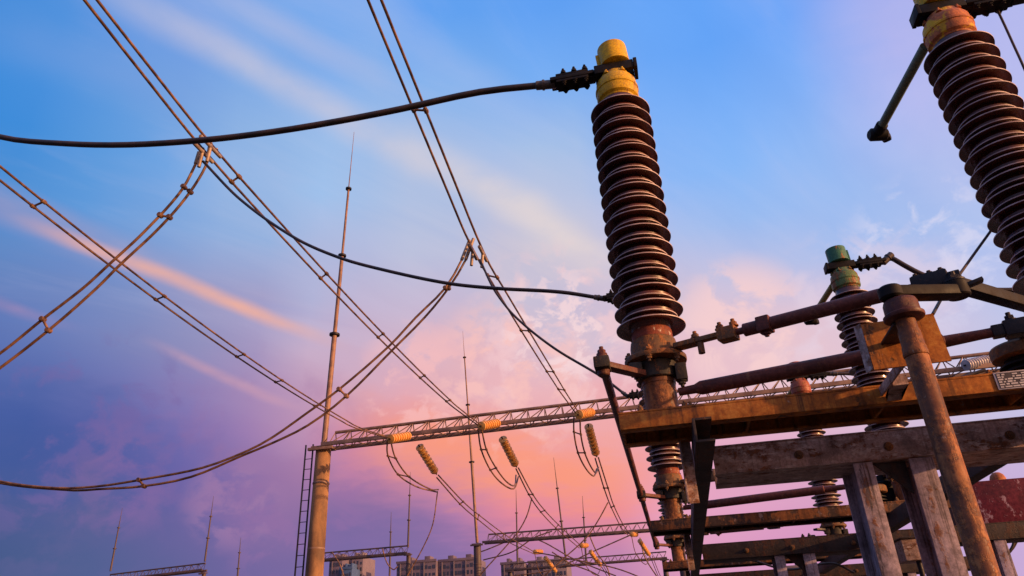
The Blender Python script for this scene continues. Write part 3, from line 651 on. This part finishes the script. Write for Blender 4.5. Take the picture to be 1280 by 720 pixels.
# ------------------------------------------------------------------ overhead twin conductors along Y
def hinge(X, Yc, c):
    f = lambda y: c[0]+c[1]*y+c[2]*y*y+(c[3]*max(y-Yc, 0) if Yc else 0)
    return lambda y: Vector((X, y, f(y)))
def spacer_mesh(a, b, r=.014):
    mb = MB(); v = (b-a).normalized()
    mb.cyl(a-v*.03, b+v*.03, r, seg=10)
    for p in (a, b): mb.cyl(p-Vector((0, .035, 0)), p+Vector((0, .035, 0)), r*2., seg=10, bev=.004)
    return mb
def tee(mb, p, dn, r=.024):
    """compression tee: a sleeve on the wire and a tail towards the dropper"""
    mb.cyl(p-Vector((0, .22, .03)), p+Vector((0, .22, -.03)), r, seg=12, bev=.005); mb.cyl(p, p+dn, r*.95, seg=12, bev=.004)
    for q in (-.12, 0, .12): mb.bolt(p+Vector((0, q, r*.7)), r=.012)
spans = [
 ('pair of bundled wires entering from the left edge and falling to the steel gantry', hinge(-7.70, None, [8.0638, -.162, .0066]), hinge(-7.55, None, [8.1043, -.1585, .0062]), None, (6.65, 9.25, 11.7, 13.2, 15.0), -7.20, 7.215),
 ('pair of bundled wires from the top left corner, clamped beside the thick cable', hinge(-5.0, 6.3, [8.352, -.1845, .0049, .0759]), hinge(-4.9, 6.3, [8.2993, -.161, .004, .0689]), 6.3, (6.95, 9.6, 12.1, 14.6, 16.6), -4.64, 7.30),
 ('pair of bundled wires from the top centre, steepest of the three pairs', hinge(-2.25, 8.7, [8.4741, -.2016, .0023, .2186]), hinge(-2.1, 8.9, [8.2834, -.1652, .0002, .2402]), 8.8, (6.2, 9.7, 12.3, 15.2, 16.9), -2.0, 7.34)]
for lab, fl, fr, yc, sp, xs, zs in spans:
    t = thing('twin_conductor', fl(18.0), lab, 'power line', 'twin overhead conductors')
    end = Vector((xs, 18.42, zs))
    for f, dxx in ((fl, -.04), (fr, .04)):
        ys = [-6+.8*i for i in range(31)]
        pts = [f(y) if y > 3.5 else f(3.5)+(f(3.9)-f(3.5))/.4*(y-3.5) for y in ys if y < 17.6] + [end+Vector((dxx, 0, 0))]
        mb = MB(); mb.tube(spline(pts, 90), .0165, 8); wbuild(mb, 'wire', 'wire', t)
    for y in sp: wbuild(spacer_mesh(fl(y), fr(y)), 'spacer', 'wire', t)
    if yc:
        mb = MB()
        for f in (fl, fr): tee(mb, f(yc), Vector((-.03, .02, -.24)))
        wbuild(mb, 'tee_clamp', 'tee', t)

# droppers: single thick cables to the disconnector heads, twin ones to the next bay on the left
def cable(pts, r, label, n=70, name='dropper_cable', group='cables to the disconnector heads', sleeve=True, mat='cable'):
    P = spline(pts, n); mb = MB(); mb.tube(P, r, 12)
    t = thing(name, P[0], label, 'cable', group); wbuild(mb, 'cable', mat, t)
    if sleeve:
        v = (P[1]-P[0]).normalized(); mb = MB(); mb.cyl(P[0]-v*.02, P[0]+v*.085, r*1.35, seg=16, bev=.004); mb.cyl(P[0]+v*.04, P[0]+v*.05, r*1.6, seg=16); wbuild(mb, 'end_sleeve', 'sleeve', t)
    return t
head = lambda X, k, s, dx_=.32: Vector((X+s*dx_, YS[k], ZB+1.808))
h = head(XL, 0, -1)
cable([h]+[at(x, y, 2.87) for x, y in ((600, 115), (500, 136.5), (420, 152), (340, 165), (256, 175), (160, 181), (80, 179.5), (0, 171))]+[Vector((-4.6, 2.87, 5.1)), Vector((-6.2, 2.87, 6.3)), Vector((-7.5, 2.87, 7.6))], .0175,
      'thickest dark cable sagging across the upper left to the yellow-capped column')
h = head(XL, 1, -1)
Pp = [(368, 297), (424, 322), (480, 337.5), (559, 354), (621, 360.5), (700, 365)]
cable([h]+[at(x, y, 5.46+.94*((765-x)/507)**1.4) for x, y in Pp[::-1]]+[at(300, 249, 6.32), Vector((-5.0, 6.34, 7.24))], .0165, 'dark cable sagging from the bolted clamp to behind the ribbed column, middle height')
h = head(XL, 2, -1)
Pp = [(617, 361), (635, 386), (649, 400.5), (672, 420), (700, 440), (752, 471)]
cable([h]+[at(x, y, 8.05+.5*(790-x)/180) for x, y in Pp[::-1]]+[at(600, 325, 8.72), Vector((-2.14, 8.8, 6.66))], .0155, 'short dark cable curving down to the base of the yellow-capped column')
def twin_dropper(up, lo, Y, sp, label, r):
    t = thing('twin_dropper', at(*up[0], Y), label, 'cable', 'twin droppers to the neighbouring bay')
    A, B = spline([at(x, y, Y-.02) for x, y in up], 60), spline([at(x, y, Y+.03) for x, y in lo], 60)
    for P in (A, B): mb = MB(); mb.tube(P, r, 10); wbuild(mb, 'cable', 'wire', t)
    for x in sp:
        def near(P): return min(P, key=lambda p: abs(p.x-x))
        a = near(A); b = min(B, key=lambda p: (p-a).length)
        wbuild(spacer_mesh(a, b, .015), 'spacer', 'wire', t)
    mb = MB()
    for P in (A, B): mb.cyl(P[0], P[2], r*1.45, seg=12, bev=.004)
    wbuild(mb, 'end_sleeve', 'tee', t)
twin_dropper([(249, 190), (244.5, 205), (225, 240.5), (180, 290), (138, 329), (104, 360), (53.4, 399), (0, 441.6), (-90, 500), (-200, 545)],
             [(262, 184), (257, 208), (232, 247.5), (197, 287), (149, 332), (121, 360), (69, 406), (0, 460), (-90, 522), (-200, 570)], 6.4, (at(57, 402, 6.4).x, at(229, 243, 6.4).x, at(200, 284, 6.4).x),
             'twin cables dropping from the upper left clamp to the left frame edge', .0165)
twin_dropper([(587, 300), (577, 325), (556.6, 360), (520, 396.6), (486, 433), (424, 486.6), (382, 517.5), (340, 547), (309, 563.6), (253, 584.7), (174, 600), (121, 608), (70, 610), (0, 601.6), (-120, 570), (-220, 530)],
             [(592, 298), (582, 325), (560.8, 360), (531, 396.6), (492, 436), (433, 495), (385, 531.6), (340, 554), (304, 569), (239, 596), (180, 607.6), (121, 611.5), (93, 613), (0, 603.8), (-120, 573), (-220, 533)], 8.8, (at(175, 603, 8.8).x, at(418, 495, 8.8).x, at(560, 357, 8.8).x),
             'long twin cables sweeping down from the centre clamp to the lower left edge', .0165)
# right hand heads
h = head(XR, 0, 1, .31)
mb = MB(); mb.bar(h, h+Vector((.9, .0, .03)), .06, .035, .006); solo(mb, 'busbar', 'dark_steel', 'dark flat bar running from the salmon-necked column head out of the top right corner', 'busbar')
cable([at(1247, 13, 2.89), at(1256, 32, 2.89), at(1266, 54, 2.89), at(1281, 87, 2.89), at(1305, 145, 2.95), at(1300, 205, 3.02), at(1262, 255, 3.04), at(1241, 285, 3.0), at(1218, 317, 2.9), at(1195, 349, 2.72), at(1180, 368, 2.55), Vector((.931, 2.4275, 2.56))], .0055, 'thin dark earthing wire looping from the top right down to the bracket plate', 60, 'earthing_wire', None, False)
h = head(XR, 1, 1, .32)
cable([h, at(1112, 322, 5.46), at(1130, 331.5, 5.46), at(1150, 342, 5.46), at(1180, 353, 5.46), at(1230, 362, 5.46), at(1290, 360, 5.46), at(1400, 330, 5.46)], .020, 'bent cable leaving the green-capped head to the right, down behind the crank joint', 40)
cable([head(XR, 2, 1, .32), Vector((2.15, 8.05, 4.2)), Vector((2.6, 8.05, 3.95)), Vector((3.4, 8.05, 4.1))], .018, 'far cable hidden behind the brown tubes, leaving the red-topped column', 30)

# ------------------------------------------------------------------ gantries
def lattice(mb, a, b, c, n, r):
    """zig-zag between chord a0-a1 and b0-b1"""
    for i in range(n):
        p = a[0].lerp(a[1], i/n); q = b[0].lerp(b[1], (i+.5)/n); p2 = a[0].lerp(a[1], (i+1)/n)
        mb.tube([p, q], r, 5); mb.tube([q, p2], r, 5)
def gantry(A, B, dep, hgt, n, rt_, rb, label, mat, posts, post_mat, pr, group='line gantries'):
    t = thing('line_gantry', (A.x, A.y, 0), label, 'gantry', group)
    dn = Vector((0, 0, -hgt)); hw = Vector((0, dep/2, 0))
    T = (A+Vector((.3, 0, 0)), B); P, Q = (A+dn-hw, B+dn-hw), (A+dn+hw, B+dn+hw)
    mb = MB(); mb.cyl(T[0], T[1], rt_, seg=12); wbuild(mb, 'top_chord', mat, t)
    for c in (P, Q):
        mb = MB(); mb.bar(c[0], c[1], rb*1.4, rb*2, .004); wbuild(mb, 'bottom_chord', mat, t)
    mb = MB(); lattice(mb, T, P, None, n, rt_*.32); lattice(mb, T, Q, None, n, rt_*.32)
    for i in range(n): mb.tube([P[0].lerp(P[1], i/n), Q[0].lerp(Q[1], (i+.5)/n), P[0].lerp(P[1], (i+1)/n)], rt_*.3, 5)
    wbuild(mb, 'lattice', mat, t)
    for x in posts:
        z = A.z-hgt-rb; f = (x-A.x)/(B.x-A.x); y = A.y+(B.y-A.y)*f
        mb = MB()
        mb.lathe([(pr*1.22, 0), (pr*1.12, z*.5), (pr, z-.02)], 36, Matrix.Translation((x, y, 0)))
        po = wbuild(mb, 'pole', post_mat, t)
        mb = MB(); mb.box((x-pr*1.25, y-pr*1.25, z-.02), (x+pr*1.25, y+pr*1.25, z+.03), .006); mb.bar((x-pr*1.6, y-dep/2, z-.06), (x+pr*1.9, y-dep/2, z-.06), .1, .08, .004)
        wbuild(mb, 'cap_plate', mat, po)
        for zz in (.86, .62):
            mb = MB(); mb.lathe([(pr*1.06, z*zz), (pr*1.10, z*zz+.01), (pr*1.10, z*zz+.05), (pr*1.06, z*zz+.06)], 30, Matrix.Translation((x, y, 0))); wbuild(mb, 'pole_band', mat, po)
    return t
A, B = Vector((-9.75, 19.91, 8.0)), Vector((12.2, 19.2, 8.02))
gantry(A, B, .55, .40, 44, .048, .055, 'long sunlit lattice beam on a thick concrete pole, crossing the middle of the picture', 'gantry_steel', (-9.80, 12.0), 'concrete_pole', .222)
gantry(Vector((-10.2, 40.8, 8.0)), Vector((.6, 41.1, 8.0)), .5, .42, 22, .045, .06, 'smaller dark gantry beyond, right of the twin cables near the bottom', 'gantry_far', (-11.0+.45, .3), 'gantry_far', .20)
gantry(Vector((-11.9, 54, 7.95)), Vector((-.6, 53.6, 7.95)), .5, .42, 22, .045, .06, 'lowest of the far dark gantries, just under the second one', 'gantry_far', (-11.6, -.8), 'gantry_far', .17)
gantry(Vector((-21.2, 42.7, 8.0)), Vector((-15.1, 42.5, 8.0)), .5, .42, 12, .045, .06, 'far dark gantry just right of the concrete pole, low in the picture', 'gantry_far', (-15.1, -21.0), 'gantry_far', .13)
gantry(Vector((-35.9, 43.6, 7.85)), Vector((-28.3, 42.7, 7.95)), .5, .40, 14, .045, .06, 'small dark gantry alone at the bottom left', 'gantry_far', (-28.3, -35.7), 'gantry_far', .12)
# ladder beside the concrete pole
t = thing('pole_ladder', (-10.22, 19.8, 0), 'thin dark ladder standing left of the thick concrete pole', 'ladder')
for x in (-.10, .13): mb = MB(); mb.box((x-.018, -.02, 0), (x+.018, .02, 7.68), .003); mb.build('rail', 'dark_steel', t)
for i in range(24): mb = MB(); mb.cyl((-.082, 0, .35+i*.30), (.112, 0, .35+i*.30), .011, seg=8); mb.build('rung', 'dark_steel', t)

def mast(base, top, r, label, mat='mast', cuts=(.31, .555, .785), group='lightning rods'):
    t = thing('lightning_rod', base, label, 'lightning rod', group); v = top-base
    f = (0,)+cuts+(1,); mb = MB(); P, Rr = [], []
    for i in range(len(f)-1):
        rr_ = r*(1-.26*i); P += [v*(f[i]+.0005), v*(f[i+1])]; Rr += [rr_, rr_*(.93 if i < len(f)-2 else .35)]
    mb.tube(P, Rr, 12); mb.build('shaft', mat, t)
    for i, c in enumerate(cuts):
        mb = MB(); q = v.normalized(); mb.cyl(v*c-q*.03, v*c+q*.03, r*(1.9-.35*i), seg=14); mb.build('joint_flange', 'dark_steel' if mat == 'mast' else mat, t)
    return t
mast(Vector((-9.80, 19.91, 7.56)), Vector((-9.52, 19.9, 19.4)), .088, 'tall sunlit rusty lightning rod on the thick concrete pole')
mast(Vector((-10.55, 40.8, 7.6)), Vector((-11.2, 40.8, 20.4)), .085, 'thin lightning rod rising through the middle of the lattice beam', cuts=(.35, .62, .86))
far = [((692, 572), (707, 697), 46, 'faint thin lightning rod in the pink sky near the right of the gantries'), ((513, 590), (510, 684), 42.5, 'thin dark lightning rod on the gantry post right of the concrete pole'),
       ((153, 635), (138, 714), 43.5, 'left of the two thin rods on the bottom left gantry'), ((267, 620), (256, 702), 42.7, 'right of the two thin rods on the bottom left gantry'),
       ((301, 672), (296, 732), 60, 'short lone faint rod between the bottom left gantry and the concrete pole'), ((645, 612), (647, 706), 66, 'very faint thin rod left of the pink clouds above the far flats'), ((728, 620), (733, 706), 70, 'short faint rod above the far right gantry end'),
       ((489, 640), (487, 720), 75, 'tiny faint rod above the flats beside the dropper wire')]
for a, b, Y, lab in far:
    mast(at(*b, Y), at(*a, Y), .0016*Y*.85, lab, 'gantry_far', (.35, .68))

# ------------------------------------------------------------------ insulator strings, jumpers, wires beyond
def string(a, b, label, n=8, r=.128, mat='discs', group='disc insulator strings on the gantry'):
    a, b = Vector(a), Vector(b); v = b-a; Lg = v.length; q = v.to_track_quat('Z', 'Y')
    t = thing('insulator_string', a, label, 'insulator', group); mt = q.to_matrix().to_4x4(); m0, m1 = .06*Lg, .94*Lg; p = (m1-m0)/n
    for i in range(n):
        z = m0+i*p; mb = MB()
        mb.lathe([(.018, z), (.035, z+.02*p), (r*.62, z+.06*p), (r*.97, z+.12*p), (r, z+.26*p), (r*.95, z+.44*p), (r*.74, z+.66*p), (r*.55, z+.80*p), (r*.5, z+.98*p), (.02, z+p)], 24, mt); mb.build('disc', mat, t, 50)
    mb = MB(); mb.cyl((0, 0, 0), v.normalized()*m0*1.3, .02, seg=8); mb.cyl(v.normalized()*(m1-.01), v, .02, seg=8); mb.build('link', 'black', t); return t
near_s = [((486, 549), (513, 544.5)), ((600, 533), (624, 528.5)), ((722, 518.5), (741, 515))]
far_s = [((523, 556), (546, 593)), ((627, 546), (646, 584)), ((735, 530), (746, 571))]
nm = ('left', 'middle', 'right')
for i in range(3):
    string(at(*near_s[i][0], 18.42), at(*near_s[i][1], 19.45), 'cream disc string on the near side of the gantry, %s of three' % nm[i])
    string(at(*far_s[i][0], 20.1), at(*far_s[i][1], 21.3), 'golden disc string hanging off the far side of the gantry, %s of three' % nm[i])
string(at(1205, 457, 18.9), at(1236, 450, 19.3), 'pale grey disc string on the gantry beside the nameplate', 9, .14, 'discs_pale')
jp = [([(484, 550), (485, 570), (497.5, 593), (520, 608), (546, 615)], [(488, 550), (494.7, 573), (511.5, 596), (537, 611), (548, 612)]),
      ([(597.5, 536), (601.5, 562), (613, 587.5), (627, 604), (642, 611), (648, 596)], [(602, 536), (608, 562), (620, 585), (633, 602), (643, 607), (645, 594)]),
      ([(717.5, 520), (717.5, 540), (722.5, 566), (732.5, 586), (742, 595), (746, 586)], [(725, 520), (726, 543), (731, 566), (739, 584), (745, 591), (748, 584)])]
for i, (a, b) in enumerate(jp):
    t = thing('jumper_loop', at(*a[0], 18.5), 'twin jumper loop hanging below the gantry, %s of three' % nm[i], 'cable', 'jumper loops under the gantry')
    for P in (a, b):
        m = len(P)-1; mb = MB(); mb.tube(spline([at(x, y, 18.5+2.9*j/m) for j, (x, y) in enumerate(P)], 24), .022, 8); wbuild(mb, 'cable', 'wire', t)
    for f in (1, 2):
        y = 18.5+2.9*f/(len(a)-1); wbuild(spacer_mesh(at(*a[f], y), at(*b[f], y), .018), 'spacer', 'wire', t)
fw = [([(548, 594), (579, 627), (598.7, 643.7), (632.5, 669), (668, 690)], [(546, 597), (575, 630), (597, 649), (633, 676), (669, 693)], -6.5),
      ([(648, 585), (666, 618), (681, 638), (700, 657.8), (726, 682)], [(645, 586), (661, 618), (676, 640), (697, 662), (724, 685)], -4.2),
      ([(748, 572), (760, 610), (767.5, 632.5), (780, 657.5), (789, 668)], [(744, 573), (755, 610), (764, 634), (777, 660), (786, 670)], -1.9)]
for i, (a, b, X) in enumerate(fw):
    t = thing('twin_conductor', at(*a[0], 21.35), 'pair of bundled wires beyond the gantry falling to the far dark gantry, %s of three' % nm[i], 'power line', 'twin conductors beyond the gantry')
    ends = []
    for P in (a, b):
        m = len(P)-1; Q = spline([at(x, y, 21.35+19*(j/m)**1.2) for j, (x, y) in enumerate(P)], 40); ends.append(Q); mb = MB(); mb.tube(Q, .022, 8); wbuild(mb, 'wire', 'wire', t)
    for f in (8, 18, 28): wbuild(spacer_mesh(ends[0][f], ends[1][f], .02), 'spacer', 'wire', t)
    e = ends[0][-1]
    string(e, e+Vector((.25, 1.0, .12)), 'small far disc string on the second gantry, %s of three' % nm[i], 7, .13, 'discs', 'disc strings on the second gantry')
    t2 = string(e+Vector((.3, 1.3, -.1)), e+Vector((.75, 2.5, -.85)), 'small far disc string hanging beyond the second gantry, %s of three' % nm[i], 7, .13, 'discs', 'disc strings on the second gantry')
    q = e+Vector((.75, 2.5, -.85)); mb = MB(); mb.tube(spline([q, q+Vector((.25, 5, -.75)), q+Vector((.5, 10.3, -.45))], 14), .022, 6); mb.tube(spline([q+Vector((.12, 0, 0)), q+Vector((.37, 5, -.75)), q+Vector((.62, 10.3, -.45))], 14), .022, 6)
    solo(mb, 'conductor', 'wire', 'far thin wires between the two lowest gantries, %s of three' % nm[i], 'power line', 'wires between the lowest gantries')
    mb = MB(); mb.tube(spline([e, e+Vector((.1, .5, -.9)), e+Vector((.5, 1.6, -1.35)), q], 16), .020, 6)
    solo(mb, 'jumper_loop', 'wire', 'small far jumper loop under the second gantry, %s of three' % nm[i], 'cable', 'jumper loops under the second gantry')
dr = [([(547, 614), (541, 655), (530, 682), (509, 720), (495, 745)], 21.5, 'thin dropper wire falling from the left jumper loop towards the flats'),
      ([(665, 622), (658, 646), (645, 668), (607, 711), (590, 730)], 26, 'thin dropper wire slanting left from the middle far wires'),
      ([(760, 628), (748, 650), (733, 672), (700, 702), (680, 720)], 26, 'thin dropper wire slanting left from the right far wires'),
      ([(668, 690), (720, 700), (775, 712), (830, 735)], 40, 'thin dark wire crossing low between the far gantries'),
      ([(600, 690), (660, 672), (720, 700), (770, 720)], 44, 'thin slack wire under the second gantry')]
dr += [([(604, 700), (640, 690), (668, 672), (690, 664)], 42, 'thin wire from the post of the second gantry up to its beam'),
       ([(690, 690), (712, 704), (742, 716), (770, 735)], 46, 'thin wire sagging off the second gantry, middle'),
       ([(735, 665), (746, 690), (760, 712), (765, 740)], 46, 'nearly vertical thin wire beside the far right disc strings'),
       ([(800, 672), (806, 696), (822, 722)], 46, 'short thin wire just left of the middle beam end'),
       ([(640, 720), (690, 712), (740, 690), (790, 668)], 50, 'thin wire rising to the right between the two low gantries'),
       ([(415, 690), (425, 706), (432, 728)], 42, 'tiny thin wire hanging from the gantry right of the concrete pole, left'),
       ([(478, 686), (484, 704), (492, 712), (497, 708)], 42, 'tiny thin wire hanging from the gantry right of the concrete pole, right')]
for P, Y, lab in dr:
    mb = MB(); mb.tube(spline([at(x, y, Y) for x, y in P], 24), .02*Y/24, 7); solo(mb, 'dropper_wire', 'wire', lab, 'cable', 'thin dropper wires')

# ------------------------------------------------------------------ blocks of flats far away
def block(px0, px1, py, Y, label, wall, cols, rows, step=0):
    a, b = at(px0, py, Y), at(px1, py, Y); w = b.x-a.x; hgt = a.z
    t = thing('apartment_block', (a.x, Y, 0), label, 'building', 'far blocks of flats')
    mb = MB(); mb.box((0, 0, 0), (w, 16, hgt), .05); 
    wl = mb.build('wall', wall, t)
    mb = MB(); mb.box((w*.2, 3, hgt+.01), (w*.34, 9, hgt+2.6), .05); mb.box((w*.66, 3, hgt+.01), (w*.8, 9, hgt+2.6), .05); mb.box((-.3, -.3, hgt-.5), (w+.3, -.02, hgt+.7), .05); mb.build('roof_parapet', wall, t)
    cw = w/cols; me = None; rb_ = random.Random(int(px0))
    for i in range(cols):
        for j in range(rows):
            z = hgt-3.6-j*3.1
            if me is None:
                mb = MB(); mb.box((-cw*.33, -.12, 0), (cw*.33, -.02, 1.75), 0); o = mb.build('window', 'window_dark', t); me = o.data
            else: o = bpy.data.objects.new('window', me); COL.objects.link(o); o.parent = t
            o.location = ((i+.5)*cw, 0, z); o.scale = (rb_.choice((.6, 1, 1, 1.25)), 1, rb_.choice((.7, 1, 1)))
    for i in range(1, cols, 3):
        mb = MB(); mb.box((i*cw-.25, -.5, 0), (i*cw+.25, -.13, hgt-.6), 0); mb.build('pilaster', 'block_pale', t)
block(412, 428, 699.0, 352, 'narrow grey tower of flats just right of the concrete pole', 'block_wall', 4, 9)
block(425, 440, 711.0, 350, 'blue glazed slab between the grey towers by the pole', 'block_blue', 4, 8)
block(437, 454, 697.0, 360, 'pale tower of flats right of the blue slab', 'block_pale', 4, 9)
block(496, 545, 704.0, 355, 'wide block of flats left of the thin lightning rod, left half', 'block_wall', 10, 9)
block(548, 597, 701.5, 358, 'wide block of flats left of the thin lightning rod, right half', 'block_wall', 10, 9)
block(626, 655, 705.0, 360, 'block of flats behind the low gantries, right of the thin rod', 'block_wall', 7, 9)
block(660, 708, 703.0, 365, 'broad block of flats behind the jumble of far wires', 'block_pale', 10, 9)
block(970, 1012, 710.0, 420, 'far flats glimpsed between the small back legs', 'block_pale', 8, 6)
